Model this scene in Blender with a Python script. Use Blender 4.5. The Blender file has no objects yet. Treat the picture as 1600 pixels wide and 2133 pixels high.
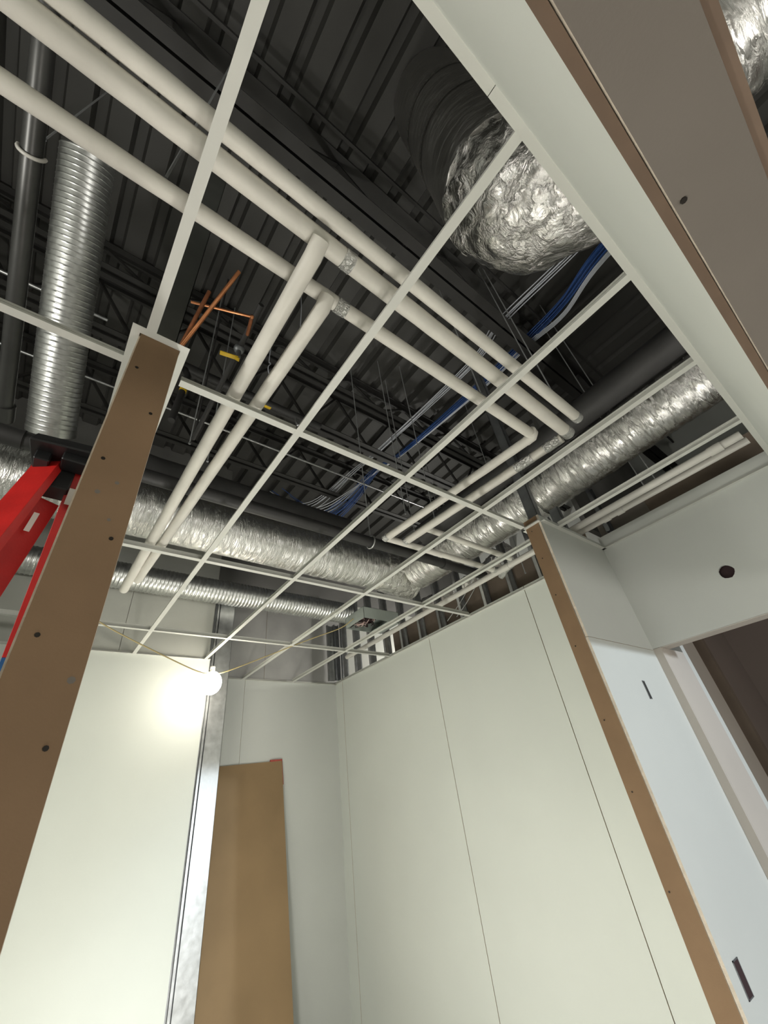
import bpy, bmesh, math, random
from mathutils import Vector, Matrix, noise

C = bpy.context.scene.collection
S = bpy.context.scene
random.seed(7)
PI = math.pi

# ------------------------------------------------------------------ camera
cam_d = bpy.data.cameras.new('camera')
cam = bpy.data.objects.new('camera', cam_d)
C.objects.link(cam)
cam_d.sensor_fit = 'HORIZONTAL'
cam_d.sensor_width = 36.0
cam_d.lens = 36.0 * 851.7 / 1600.0
cam_d.clip_start = 0.01
RIGHT = Vector((0.78958065, -0.60213332, -0.1183126))
DOWN = Vector((0.27804585, 0.52292492, -0.80575433))
FWD = Vector((0.54704013, 0.60331169, 0.58031206))
m = Matrix((RIGHT, -DOWN, -FWD)).transposed().to_4x4()
m.translation = Vector((0, 0, 1.40))
cam.matrix_world = m
S.camera = cam

# ------------------------------------------------------------------ world, exposure, lamps
W = bpy.data.worlds.new('world')
S.world = W
W.use_nodes = True
W.node_tree.nodes['Background'].inputs[0].default_value = (0.75, 0.8, 0.85, 1)
W.node_tree.nodes['Background'].inputs[1].default_value = 0.05
S.view_settings.view_transform = 'Standard'
S.view_settings.look = 'None'
S.view_settings.gamma = 1.0
S.view_settings.use_curve_mapping = False
S.view_settings.exposure = 0.40

def spot(name, loc, aim, watts, col, angle, size):
    d = bpy.data.lights.new(name, 'SPOT')
    d.energy = watts; d.color = col; d.spot_size = math.radians(angle); d.spot_blend = 0.6; d.shadow_soft_size = size
    o = bpy.data.objects.new(name, d); C.objects.link(o)
    o.location = loc
    o.rotation_euler = (Vector(aim) - Vector(loc)).to_track_quat('-Z', 'Y').to_euler()
    return o
def point(name, loc, watts, col, size=0.05):
    d = bpy.data.lights.new(name, 'POINT')
    d.energy = watts; d.color = col; d.shadow_soft_size = size
    o = bpy.data.objects.new(name, d); C.objects.link(o); o.location = loc
    return o
WARM = (1.0, 0.88, 0.70)
NEUT = (1.0, 0.975, 0.915)
COOL = (0.86, 0.93, 1.0)
BULB = Vector((1.150, 3.76, 2.425))
BULB_POWER = 31.0                                             # emission strength of the glowing globe
spot('rear_work_light', (2.80, -4.2, 2.18), (2.85, 1.0, 0.9), 470, (.80, .90, 1.0), 36, 0.06)   # work light on a stand in the space behind the opening
point('side_room_lamp', (-1.9, 1.0, 2.2), 55, NEUT, 0.08)      # string lamp beyond the partition
point('next_room_lamp', (4.5, 3.9, 2.9), 70, NEUT, 0.08)       # string lamp beyond the stud wall
point('floor_fill_light', (0.85, 2.3, 0.0), 62, NEUT, 0.15)    # fill lamp added low in the room, below the frame, to lift the walls
point('rear_soft_fill', (2.0, -2.6, 0.9), 120, (1.0, .97, .92), 0.35)   # large soft fill added behind the viewer to lift the shaded faces
point('small_fill_light', (0.3, 0.6, -0.1), 26, NEUT, 0.10)   # weaker fill added by the partition, below the frame, for tees and header

# ------------------------------------------------------------------ materials
def new_mat(name):
    mt = bpy.data.materials.new(name); mt.use_nodes = True
    nt = mt.node_tree
    return mt, nt, nt.nodes['Principled BSDF']
def nd(nt, t, **kw):
    n = nt.nodes.new(t)
    for k, v in kw.items(): setattr(n, k, v)
    return n
def mat(name, col, rough=0.6, metal=0.0, vary=0.06, scale=6.0, bump=0.0, bscale=60.0, spec=0.5, vary_rough=0.0):
    mt, nt, b = new_mat(name)
    tc = nd(nt, 'ShaderNodeTexCoord')
    n = nd(nt, 'ShaderNodeTexNoise'); n.inputs['Scale'].default_value = scale; n.inputs['Detail'].default_value = 5
    nt.links.new(tc.outputs['Object'], n.inputs['Vector'])
    r = nd(nt, 'ShaderNodeMapRange'); r.inputs['From Min'].default_value = .3; r.inputs['From Max'].default_value = .7
    r.inputs['To Min'].default_value = 1 - vary; r.inputs['To Max'].default_value = 1 + vary
    nt.links.new(n.outputs['Fac'], r.inputs['Value'])
    mx = nd(nt, 'ShaderNodeVectorMath', operation='SCALE')
    mx.inputs[0].default_value = col
    nt.links.new(r.outputs[0], mx.inputs['Scale'])
    nt.links.new(mx.outputs[0], b.inputs['Base Color'])
    b.inputs['Roughness'].default_value = rough; b.inputs['Metallic'].default_value = metal
    b.inputs['Specular IOR Level'].default_value = spec
    if vary_rough:
        r2 = nd(nt, 'ShaderNodeMapRange'); r2.inputs['To Min'].default_value = rough - vary_rough; r2.inputs['To Max'].default_value = rough + vary_rough
        nt.links.new(n.outputs['Fac'], r2.inputs['Value']); nt.links.new(r2.outputs[0], b.inputs['Roughness'])
    if bump:
        n2 = nd(nt, 'ShaderNodeTexNoise'); n2.inputs['Scale'].default_value = bscale; n2.inputs['Detail'].default_value = 4
        nt.links.new(tc.outputs['Object'], n2.inputs['Vector'])
        bp = nd(nt, 'ShaderNodeBump'); bp.inputs['Strength'].default_value = bump; bp.inputs['Distance'].default_value = .01
        nt.links.new(n2.outputs['Fac'], bp.inputs['Height']); nt.links.new(bp.outputs[0], b.inputs['Normal'])
    return mt
def foil_mat(name, col, rough, scale, strength, crease=(6, 6, 6)):
    """metal foil: fine folds stretched round the duct (per-axis scale) plus sharp creases"""
    mt, nt, b = new_mat(name)
    tc = nd(nt, 'ShaderNodeTexCoord')
    mp = nd(nt, 'ShaderNodeMapping'); nt.links.new(tc.outputs['Object'], mp.inputs[0]); mp.inputs['Scale'].default_value = scale
    m2 = nd(nt, 'ShaderNodeMapping'); nt.links.new(tc.outputs['Object'], m2.inputs[0]); m2.inputs['Scale'].default_value = crease
    n = nd(nt, 'ShaderNodeTexNoise'); n.inputs['Scale'].default_value = 1; n.inputs['Detail'].default_value = 7; n.inputs['Roughness'].default_value = .6; n.inputs['Distortion'].default_value = .6
    v = nd(nt, 'ShaderNodeTexVoronoi', feature='DISTANCE_TO_EDGE'); v.inputs['Scale'].default_value = 1
    nt.links.new(mp.outputs[0], n.inputs['Vector'])
    wv = nd(nt, 'ShaderNodeVectorMath', operation='ADD'); nt.links.new(m2.outputs[0], wv.inputs[0]); nt.links.new(n.outputs['Color'], wv.inputs[1])
    nt.links.new(wv.outputs[0], v.inputs['Vector'])
    mr = nd(nt, 'ShaderNodeMapRange'); mr.inputs['From Max'].default_value = .12; mr.inputs['To Max'].default_value = .35
    nt.links.new(v.outputs['Distance'], mr.inputs['Value'])
    ad = nd(nt, 'ShaderNodeMath', operation='ADD')
    nt.links.new(mr.outputs[0], ad.inputs[0]); nt.links.new(n.outputs['Fac'], ad.inputs[1])
    bp = nd(nt, 'ShaderNodeBump'); bp.inputs['Strength'].default_value = strength; bp.inputs['Distance'].default_value = .012
    nt.links.new(ad.outputs[0], bp.inputs['Height']); nt.links.new(bp.outputs[0], b.inputs['Normal'])
    b.inputs['Base Color'].default_value = (*col, 1); b.inputs['Metallic'].default_value = 1.0; b.inputs['Roughness'].default_value = rough
    return mt
M = {}
M['drywall'] = mat('greenish_white_drywall_paper', (.66, .685, .635), .62, vary=.025, scale=1.6, bump=.04, bscale=180, spec=.35)
M['drywall_grey'] = mat('grey_drywall_paper', (.56, .575, .545), .7, vary=.03, scale=1.5, bump=.04, bscale=150, spec=.3)
M['core'] = mat('gypsum_core', (.60, .53, .44), .9, vary=.10, scale=40, bump=.3, bscale=200)
M['brown'] = mat('brown_backing_paper', (.235, .152, .088), .85, vary=.07, scale=5, bump=.05, bscale=220, spec=.25)
M['brown_board'] = mat('tan_backing_paper', (.27, .182, .095), .7, vary=.09, scale=2.5, bump=.04, bscale=160, spec=.3)
M['edge_brown'] = mat('dark_brown_edge_paper', (.17, .118, .082), .85, vary=.1, scale=12)
M['taupe'] = mat('taupe_paper', (.175, .155, .133), .85, vary=.04, scale=4, bump=.05, bscale=200, spec=.2)
M['back_paper'] = mat('dusty_back_paper', (.135, .105, .08), .9, vary=.2, scale=3, bump=.1, bscale=60)
M['beige'] = mat('unpainted_beige_gypsum', (.41, .415, .375), .8, vary=.12, scale=1.3, bump=.05, bscale=90)
M['jamb'] = mat('beige_jamb_board', (.50, .46, .41), .8, vary=.04, scale=2)
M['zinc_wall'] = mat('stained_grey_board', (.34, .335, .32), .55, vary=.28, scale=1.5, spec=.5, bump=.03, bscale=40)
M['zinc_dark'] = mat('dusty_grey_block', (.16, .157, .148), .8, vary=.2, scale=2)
M['tee'] = mat('white_grid_enamel', (.60, .60, .555), .42, vary=.02, scale=3, spec=.5)
M['jacket'] = mat('white_pipe_jacket', (.66, .635, .575), .5, vary=.06, scale=9, bump=.12, bscale=30)
M['pvc'] = mat('white_plastic_pipe', (.64, .62, .57), .35, vary=.04, scale=6)
M['galv'] = mat('galvanised_sheet', (.60, .61, .61), .36, .95, vary=.10, scale=22, vary_rough=.10, bump=.03, bscale=50)
M['galv_dark'] = mat('dull_galvanised_steel', (.30, .31, .32), .5, .9, vary=.15, scale=14)
M['stud_grey'] = mat('dusty_grey_stud', (.105, .11, .10), .6, .2, vary=.1, scale=8)
M['spiral'] = mat('bright_spiral_zinc', (.68, .69, .67), .36, .95, vary=.14, scale=30, vary_rough=.08, bump=.03, bscale=20)
M['foil'] = foil_mat('crumpled_foil_facing', (.78, .77, .74), .22, (22, 22, 22), .8, (9, 9, 9))
M['foil_y'] = foil_mat('folded_foil_facing', (.78, .77, .74), .22, (9, 48, 9), .75, (5, 16, 5))
M['foil_soft'] = foil_mat('scrim_foil_facing', (.78, .78, .75), .24, (60, 12, 12), .6, (18, 4, 4))
M['foil_tape'] = foil_mat('foil_tape', (.78, .78, .76), .25, (90, 90, 90), .7, (50, 50, 50))
M['deck'] = mat('dark_painted_steel_deck', (.042, .041, .037), .6, vary=.12, scale=2, bump=.03, bscale=20)
M['steel_dark'] = mat('dark_painted_steel', (.030, .029, .028), .55, vary=.15, scale=6)
M['beam'] = mat('dark_brown_primed_steel', (.022, .021, .019), .6, vary=.2, scale=4)
M['pipe_black'] = mat('black_steel_pipe', (.045, .045, .045), .32, .25, vary=.15, scale=10)
M['pipe_grey'] = mat('gunmetal_pipe', (.085, .085, .082), .38, .6, vary=.10, scale=8)
M['duct_dark'] = mat('dark_grey_duct_wrap', (.040, .039, .038), .6, vary=.2, scale=6, bump=.15, bscale=25)
M['foil_drop'] = foil_mat('shaded_foil_facing', (.50, .49, .47), .36, (10, 10, 34), .5, (4, 4, 10))  # same foil made darker: the drop's lack of light is in the colour
M['rod'] = mat('zinc_plated_rod', (.36, .37, .37), .45, .3)
M['copper'] = mat('copper_tube', (.72, .30, .14), .28, 1.0, vary=.2, scale=25)
M['copper_dull'] = mat('tarnished_copper', (.40, .16, .08), .42, 1.0, vary=.25, scale=25)
M['yellow'] = mat('yellow_vinyl', (.72, .47, .02), .4, vary=.05)
M['cable_white'] = mat('white_cable_sheath', (.55, .57, .62), .45, vary=.05)
M['cable_blue'] = mat('blue_cable_sheath', (.018, .072, .26), .45, vary=.08)
M['cord'] = mat('yellow_lamp_cord', (.42, .34, .16), .5, vary=.05)
M['red'] = mat('red_fibreglass', (.55, .018, .016), .38, vary=.12, scale=12, bump=.06, bscale=120)
M['blue'] = mat('blue_fibreglass', (.022, .11, .30), .4, vary=.08, scale=12)
M['black_plastic'] = mat('black_plastic', (.012, .012, .013), .38, vary=.1)
M['sticker'] = mat('pale_sticker', (.62, .58, .52), .5, vary=.05)
M['alu'] = mat('mill_aluminium', (.42, .39, .36), .4, .8, vary=.08, scale=10)
M['green_box'] = mat('grey_green_enamel', (.36, .40, .37), .45, vary=.05, scale=5)
M['wire_mix'] = mat('pinkish_wire', (.50, .36, .33), .5, vary=.2)
M['void'] = mat('painted_dark_interior', (.035, .016, .018), .8)  # shade inside openings put into the colour; also used for dark wires
M['concrete'] = mat('grey_concrete_floor', (.42, .41, .385), .75, vary=.10, scale=1.2, bump=.05, bscale=40)
M['screw'] = mat('black_screw', (.02, .016, .012), .5, .4)
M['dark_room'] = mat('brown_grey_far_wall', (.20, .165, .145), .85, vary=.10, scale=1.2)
M['red_mark'] = mat('red_paper_tape', (.36, .06, .045), .7, vary=.2, scale=30)
def glow(name, col, strength):
    mt, nt, b = new_mat(name)
    b.inputs['Base Color'].default_value = (.9, .9, .85, 1)
    b.inputs['Emission Color'].default_value = (*col, 1); b.inputs['Emission Strength'].default_value = strength
    return mt
M['globe'] = glow('lit_globe', (1.0, .93, .80), BULB_POWER)

# ------------------------------------------------------------------ mesh helpers
class MB:
    def __init__(s): s.v = []; s.f = []; s.mi = []
    def quad(s, idx, mi=0): s.f.append(idx); s.mi.append(mi)
    def hexa(s, pts, mi=0, mis=None):
        b = len(s.v); s.v += [tuple(p) for p in pts]
        fs = [(0, 3, 2, 1), (4, 5, 6, 7), (0, 1, 5, 4), (1, 2, 6, 5), (2, 3, 7, 6), (3, 0, 4, 7)]
        for k, f in enumerate(fs):
            s.f.append(tuple(b + i for i in f)); s.mi.append(mis[k] if mis else mi)
        return s
    def box(s, x0, x1, y0, y1, z0, z1, mi=0, mis=None):
        return s.hexa([(x0, y0, z0), (x1, y0, z0), (x1, y1, z0), (x0, y1, z0), (x0, y0, z1), (x1, y0, z1), (x1, y1, z1), (x0, y1, z1)], mi, mis)
    def bar(s, a, b, w, h, up=(0, 0, 1)):
        a = Vector(a); b = Vector(b); d = (b - a).normalized(); u = Vector(up)
        if abs(d.dot(u)) > .98: u = Vector((1, 0, 0))
        sx = d.cross(u).normalized() * w / 2; uy = sx.normalized().cross(d).normalized() * h / 2
        return s.hexa([a - sx - uy, a + sx - uy, a + sx + uy, a - sx + uy, b - sx - uy, b + sx - uy, b + sx + uy, b - sx + uy])
    def prism(s, prof, a, b, ax, ay):
        a = Vector(a); b = Vector(b); ax = Vector(ax); ay = Vector(ay); n = len(prof); k = len(s.v)
        for p in (a, b):
            for (q, r) in prof: s.v.append(tuple(p + ax * q + ay * r))
        for i in range(n):
            j = (i + 1) % n; s.quad((k + i, k + j, k + n + j, k + n + i))
        s.quad(tuple(k + i for i in reversed(range(n)))); s.quad(tuple(k + n + i for i in range(n)))
        return s
    def tube(s, pts, r, n=16, caps=True, disp=None, radii=None, hollow=False):
        P = [Vector(p) for p in pts]; L = len(P); base = len(s.v)
        t0 = (P[1] - P[0]).normalized()
        u = t0.cross(Vector((0, 0, 1)))
        if u.length < .05: u = t0.cross(Vector((0, 1, 0)))
        u.normalize(); ln = 0.0
        for i in range(L):
            t = (P[min(i + 1, L - 1)] - P[max(i - 1, 0)]).normalized()
            u = (u - t * u.dot(t)).normalized(); w = t.cross(u)
            if i: ln += (P[i] - P[i - 1]).length
            rr = radii[i] if radii else r
            for k in range(n):
                a = 2 * PI * k / n
                d = u * math.cos(a) + w * math.sin(a)
                q = rr + (disp(ln, a, P[i] + d * rr) if disp else 0)
                s.v.append(tuple(P[i] + d * q))
        for i in range(L - 1):
            for k in range(n):
                k2 = (k + 1) % n
                s.quad((base + i * n + k, base + i * n + k2, base + (i + 1) * n + k2, base + (i + 1) * n + k))
        if caps:
            s.quad(tuple(base + k for k in reversed(range(n)))); s.quad(tuple(base + (L - 1) * n + k for k in range(n)))
        return s
    def disc(s, c, nrm, r, h, n=10):
        c = Vector(c); nv = Vector(nrm).normalized()
        return s.tube([c - nv * h * .5, c + nv * h * .5], r, n)
    def ball(s, c, r, nu=16, nv=10, sq=(1, 1, 1)):
        c = Vector(c); b = len(s.v)
        for i in range(nv + 1):
            th = PI * i / nv
            for k in range(nu):
                ph = 2 * PI * k / nu
                s.v.append((c.x + r * sq[0] * math.sin(th) * math.cos(ph), c.y + r * sq[1] * math.sin(th) * math.sin(ph), c.z + r * sq[2] * math.cos(th)))
        for i in range(nv):
            for k in range(nu):
                k2 = (k + 1) % nu
                s.quad((b + i * nu + k, b + (i + 1) * nu + k, b + (i + 1) * nu + k2, b + i * nu + k2))
        return s
    def build(s, name, mats, parent=None, smooth=False, bevel=0.0, origin=None):
        me = bpy.data.meshes.new(name)
        vs = s.v
        o = bpy.data.objects.new(name, me)
        if parent is None and origin is None:
            xs = [p[0] for p in vs]; ys = [p[1] for p in vs]; zs = [p[2] for p in vs]
            origin = ((min(xs) + max(xs)) / 2, (min(ys) + max(ys)) / 2, min(zs))
        if parent is not None: origin = parent['_o']
        ox, oy, oz = origin
        me.from_pydata([(p[0] - ox, p[1] - oy, p[2] - oz) for p in vs], [], s.f)
        if not isinstance(mats, (list, tuple)): mats = [mats]
        for q in mats: me.materials.append(q)
        for p, i in zip(me.polygons, s.mi): p.material_index = i; p.use_smooth = smooth
        bm = bmesh.new(); bm.from_mesh(me)
        if smooth:
            bmesh.ops.remove_doubles(bm, verts=bm.verts, dist=1e-6)
        bmesh.ops.recalc_face_normals(bm, faces=bm.faces)
        if bevel:
            bmesh.ops.bevel(bm, geom=bm.edges[:], offset=bevel, segments=1, affect='EDGES', profile=.5)
        bm.to_mesh(me); bm.free()
        if smooth:
            try: me.set_sharp_from_angle(angle=math.radians(50))
            except Exception: pass
        C.objects.link(o)
        if parent is not None: o.parent = parent
        else: o.location = origin
        o['_o'] = origin
        return o
def thing(name, label, cat, loc, group=None):
    o = bpy.data.objects.new(name, None); C.objects.link(o); o.location = loc
    o.empty_display_size = .05; o['_o'] = tuple(loc); tag(o, label, cat, group)
    return o
def tag(o, label, cat, group=None, kind=None):
    o['label'] = label; o['category'] = cat
    if group: o['group'] = group
    if kind: o['kind'] = kind
    return o
def struct(o): o['kind'] = 'structure'; return o
def structroot(name, loc): 
    o = bpy.data.objects.new(name, None); C.objects.link(o); o.location = loc; o['_o'] = tuple(loc); o['kind'] = 'structure'; return o
def panel(parent, x, y, z, axis, face, edge, name='drywall_panel', bevel=.0):
    """board with a paper face on its two broad sides and gypsum core on its edges"""
    mis = {'x': [1, 1, 1, 0, 1, 0], 'y': [1, 1, 0, 1, 0, 1], 'z': [0, 0, 1, 1, 1, 1]}[axis]
    return MB().box(x[0], x[1], y[0], y[1], z[0], z[1], mis=mis).build(name, [face, edge], parent, bevel=bevel)
def screws(parent, pts, nrm, r=.0045):
    for p in pts:
        MB().disc(p, nrm, r, .002, 8).build('screw', M['screw'], parent)
def c_stud(mb, x, y, z0, z1, w, d, open_dir, axis='x', t=.0025):
    """C stud: web w wide along axis, flanges d deep towards open_dir (+1/-1) on the other axis"""
    def bx(a0, a1, b0, b1):
        b0, b1 = min(b0, b1), max(b0, b1)
        if axis == 'x': mb.box(x + a0, x + a1, y + b0, y + b1, z0, z1)
        else: mb.box(x + b0, x + b1, y + a0, y + a1, z0, z1)
    s = open_dir
    bx(-w / 2, w / 2, 0, s * t); bx(-w / 2, -w / 2 + t, 0, s * d); bx(w / 2 - t, w / 2, 0, s * d)
    bx(-w / 2, -w / 2 + .01, s * d, s * (d - t)); bx(w / 2 - .01, w / 2, s * d, s * (d - t))
    return mb

G = 2.742          # underside of the ceiling grid
FL = -0.27         # finished floor
DK = 5.20          # underside of the roof deck
# ------------------------------------------------------------------ room shell
struct(MB().box(-3.3, 6.0, -5.2, 5.3, FL - .1, FL).build('floor', M['concrete']))
mb = MB()
prof = []
x = -3.4; pitch = .228
while x < 6.1:
    prof += [(x, 0), (x + .130, 0), (x + .150, .05), (x + .205, .05)]
    x += pitch
prof = [(a, b) for a, b in prof]
n = len(prof); k0 = len(mb.v)
for yy in (-5.2, 5.3):
    for (a, b) in prof: mb.v.append((a, yy, DK + b))
for i in range(n - 1): mb.quad((i, i + 1, n + i + 1, n + i))
struct(mb.build('ceiling', M['deck']))
struct(MB().box(-3.4, 6.1, -5.3, 5.4, DK + .09, DK + .15).build('roof_slab', M['steel_dark']))
struct(MB().box(-3.3, -3.2, -5.2, 5.3, FL, DK + .08).build('wall_left', M['drywall_grey']))
struct(MB().box(-3.2, 6.0, -5.2, -5.1, FL, DK + .08).build('wall_rear', M['drywall_grey']))
struct(MB().box(5.9, 6.0, -5.1, 5.3, FL, DK + .08).build('wall_far_right', M['drywall_grey']))

# back wall, left of the steel end stud (white board below the grid, bare gypsum above)
wl = structroot('wall_back_left', (0, 4.2, 0))
panel(wl, (.062, 1.236), (4.16, 4.176), (FL, G + .004), 'y', M['drywall'], M['core'])
panel(wl, (-3.2, -.062), (4.16, 4.176), (FL, G + .004), 'y', M['drywall'], M['core'])
panel(wl, (-1.98, -.764), (4.166, 4.176), (G + .006, 4.0), 'y', M['beige'], M['core'])
panel(wl, (-.76, .456), (4.166, 4.176), (G + .006, 4.0), 'y', M['beige'], M['core'])
panel(wl, (.46, 1.222), (4.166, 4.176), (G + .006, 4.0), 'y', M['beige'], M['core'])
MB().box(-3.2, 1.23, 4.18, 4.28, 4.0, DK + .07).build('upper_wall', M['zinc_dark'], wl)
MB().box(-3.2, 1.20, 4.18, 4.20, FL, 4.0).build('backing', M['galv_dark'], wl)
# recessed back wall
wb = structroot('wall_back', (2.2, 4.8, 0))
panel(wb, (1.0, 1.826), (4.75, 4.766), (FL, G + .004), 'y', M['drywall_grey'], M['core'])
panel(wb, (1.829, 3.03), (4.75, 4.766), (FL, G + .004), 'y', M['drywall_grey'], M['core'])
panel(wb, (1.0, 2.05), (4.757, 4.766), (G + .006, 3.9), 'y', M['zinc_wall'], M['core'])
panel(wb, (2.055, 3.2), (4.757, 4.766), (G + .006, 3.9), 'y', M['zinc_wall'], M['core'])
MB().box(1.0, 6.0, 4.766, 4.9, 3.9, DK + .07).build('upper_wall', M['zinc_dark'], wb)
MB().box(1.0, 6.0, 4.768, 4.80, FL, 3.9).build('backing', M['beige'], wb)
MB().box(1.18, 1.22, 4.2, 4.75, FL, 3.9).build('return_board', M['drywall_grey'], wb)
c_stud(MB(), 2.93, 4.70, G + .03, 3.5, .09, .035, -1).build('metal_stud', M['galv'], wb)
c_stud(MB(), 3.0, 4.66, G + .03, 3.5, .07, .04, -1).build('metal_stud', M['galv_dark'], wb)

# steel end stud at the corner of the recess
es = thing('metal_stud', 'tall bare galvanised end stud standing at the recess corner beside the lit bulb', 'stud', (1.34, 4.16, FL))
c_stud(MB(), 1.350, 4.150, FL, 3.6, .152, .045, 1).build('channel', M['galv'], es)
MB().box(1.246, 1.266, 4.150, 4.153, FL, 3.6).box(1.246, 1.249, 4.150, 4.20, FL, 3.6).build('flange_strip', M['galv'], es)
MB().box(1.240, 1.276, 4.172, 4.20, FL, 3.6).build('shadow_gap_backing', M['galv_dark'], es)

# right wall of drywall panels with open studs above
wr = structroot('wall_right', (3.08, 3.0, 0))
for (a, b) in ((4.593, 4.75), (2.945, 4.587), (1.728, 2.939), (1.112, 1.722)):
    panel(wr, (3.03, 3.046), (a, b), (FL, G + .035), 'x', M['drywall'], M['core'])
MB().box(3.044, 3.05, 1.11, 4.75, FL, G + .03).build('joint_backing', M['galv_dark'], wr)
tk = MB(); tk.box(3.046, 3.138, 1.11, 4.75, G + .034, G + .037); tk.box(3.046, 3.049, 1.11, 4.75, G - .01, G + .036)
tk.box(3.135, 3.138, 1.11, 4.75, G - .01, G + .036); tk.build('top_track', M['galv'], wr)
yy = 4.62
while yy > 1.2:
    c_stud(MB(), 3.092, yy, G + .037, 3.75, .092, .035, -1).build('metal_stud', M['galv'], wr)
    yy -= .305
panel(wr, (3.138, 3.153), (1.11, 3.62), (FL, 3.06), 'x', M['back_paper'], M['core'])
panel(wr, (3.138, 3.153), (3.62, 4.75), (FL, 2.70), 'x', M['back_paper'], M['core'])

# partition seen end-on
wp = structroot('wall_partition', (0, 2.5, 0))
panel(wp, (-.062, -.049), (.994, 4.16), (FL, G + .035), 'x', M['drywall'], M['core'])
panel(wp, (.049, .062), (1.000, 4.16), (FL, G + .035), 'x', M['drywall'], M['core'])
cap = panel(wp, (-.0575, .060), (.980, .993), (FL, G + .035), 'y', M['brown'], M['core'], 'end_board')
c_stud(MB(), 0, 1.03, FL, 4.6, .092, .035, 1).build('metal_stud', M['stud_grey'], wp)
screws(cap, [(-.036, .9795, 2.573), (.035, .9795, 2.404), (-.033, .9795, 2.193), (.036, .9795, 1.972), (-.030, .9795, 1.738), (.038, .9795, 1.548), (-.03, .9795, 1.30), (.03, .9795, 1.1)], (0, 1, 0), .0048)
for (sx, sz, r) in ((-.02, 2.09, .006), (.012, 2.13, .005), (.02, 2.02, .004), (.044, 1.66, .007)):
    MB().disc((sx, .9797, sz), (0, 1, 0), r, .0008, 7).build('scuff', M['taupe'], cap)

# stub wall with brown end board
ws = structroot('wall_stub', (2.6, 1.05, 0))
panel(ws, (2.222, 3.03), (1.000, 1.014), (2.0, G + .055), 'y', M['drywall_grey'], M['core'])
panel(ws, (2.222, 3.03), (1.0015, 1.0155), (FL, 1.998), 'y', M['drywall_grey'], M['core'])
panel(ws, (2.222, 3.03), (1.098, 1.112), (FL, G + .055), 'y', M['drywall'], M['core'])
cap2 = panel(ws, (2.220, 2.234), (1.017, 1.112), (FL, G + .055), 'x', M['brown'], M['core'], 'end_board')
MB().box(2.226, 2.228, 1.0145, 1.0165, FL, 2.0).build('edge_gap', M['galv_dark'], ws)
c_stud(MB(), 2.27, 1.057, FL, 4.4, .07, .05, 1, axis='y').build('metal_stud', M['galv_dark'], ws)
c_stud(MB(), 2.62, 1.057, G + .06, 3.02, .07, .04, 1, axis='y').build('metal_stud', M['galv_dark'], ws)
MB().box(2.24, 3.03, 1.02, 1.024, G + .04, G + .06).build('top_track', M['galv_dark'], ws)
screws(cap2, [(2.2195, yy, zz) for yy, zz in ((1.077, 2.71), (1.077, 2.512), (1.083, 2.272), (1.085, 1.974), (1.086, 1.612), (1.087, 1.321), (1.095, .989))], (1, 0, 0), .0035)

# header over the opening the viewer stands under
wh = structroot('wall_header', (1, -.16, 2.0))
panel(wh, (-3.2, 3.03), (-.118, -.104), (2.022, G + .06), 'y', M['drywall'], M['edge_brown'])
panel(wh, (-3.2, 3.03), (-.226, -.212), (2.020, G + .06), 'y', M['drywall_grey'], M['edge_brown'])
sof = panel(wh, (-3.2, 3.03), (-.2115, -.1195), (2.014, 2.028), 'z', M['taupe'], M['core'], 'soffit_board')
MB().disc((.506, -.131, 2.0135), (0, 0, 1), .0045, .002, 8).build('screw', M['screw'], sof)
MB().box(-3.2, 3.03, -.21, -.12, G + .04, G + .06).build('top_track', M['galv_dark'], wh)

# right wall near the viewer: door opening, round hole
wf = structroot('wall_front_right', (3.08, .4, 0))
def board_with_hole(parent, xs, y0, y1, z0, z1, cy, cz, r, name):
    bm = bmesh.new(); N = 14
    outer = [bm.verts.new((0, *p)) for p in ((y0, z0), (y1, z0), (y1, z1), (y0, z1))]
    rnd = random.Random(3)
    inner = []
    for k in range(N):
        rr = r * (1 + rnd.uniform(-.05, .05)); a = 2 * PI * k / N
        inner.append(bm.verts.new((0, cy + rr * math.cos(a), cz + rr * math.sin(a))))
    es_ = [bm.edges.new((l[i], l[(i + 1) % len(l)])) for l in (outer, inner) for i in range(len(l))]
    bmesh.ops.triangle_fill(bm, use_beauty=True, edges=es_)
    for f in list(bm.faces):
        c = f.calc_center_median()
        if (c.y - cy) ** 2 + (c.z - cz) ** 2 < (r * .8) ** 2 and all((v.co.y - cy) ** 2 + (v.co.z - cz) ** 2 < (1.2 * r) ** 2 for v in f.verts):
            bm.faces.remove(f)
    ret = bmesh.ops.extrude_face_region(bm, geom=bm.faces[:])
    for v in [g for g in ret['geom'] if isinstance(g, bmesh.types.BMVert)]: v.co.x += xs[1] - xs[0]
    bmesh.ops.recalc_face_normals(bm, faces=bm.faces)
    o_ = parent['_o']
    bmesh.ops.translate(bm, verts=bm.verts, vec=(xs[0] - o_[0], -o_[1], -o_[2]))
    me = bpy.data.meshes.new(name); bm.to_mesh(me); bm.free()
    me.materials.append(M['drywall_grey'])
    o = bpy.data.objects.new(name, me); C.objects.link(o); o.parent = parent
    return o
board_with_hole(wf, (3.03, 3.046), -.104, 1.0, 2.007, 2.842, .4245, 2.283, .040, 'drywall_panel')
panel(wf, (3.03, 3.046), (.955, 1.0), (FL, 2.005), 'x', M['jamb'], M['jamb'])
panel(wf, (3.047, 3.40), (.955, .968), (FL, 2.005), 'y', M['jamb'], M['jamb'], 'jamb_board')
panel(wf, (3.047, 3.16), (-.10, .955), (2.003, 2.016), 'z', M['jamb'], M['jamb'], 'head_board')
panel(wf, (3.138, 3.153), (-.226, .62), (2.02, 3.06), 'x', M['back_paper'], M['core'])
panel(wf, (3.138, 3.153), (.624, 1.0), (2.02, 3.03), 'x', M['taupe'], M['core'])
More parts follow.
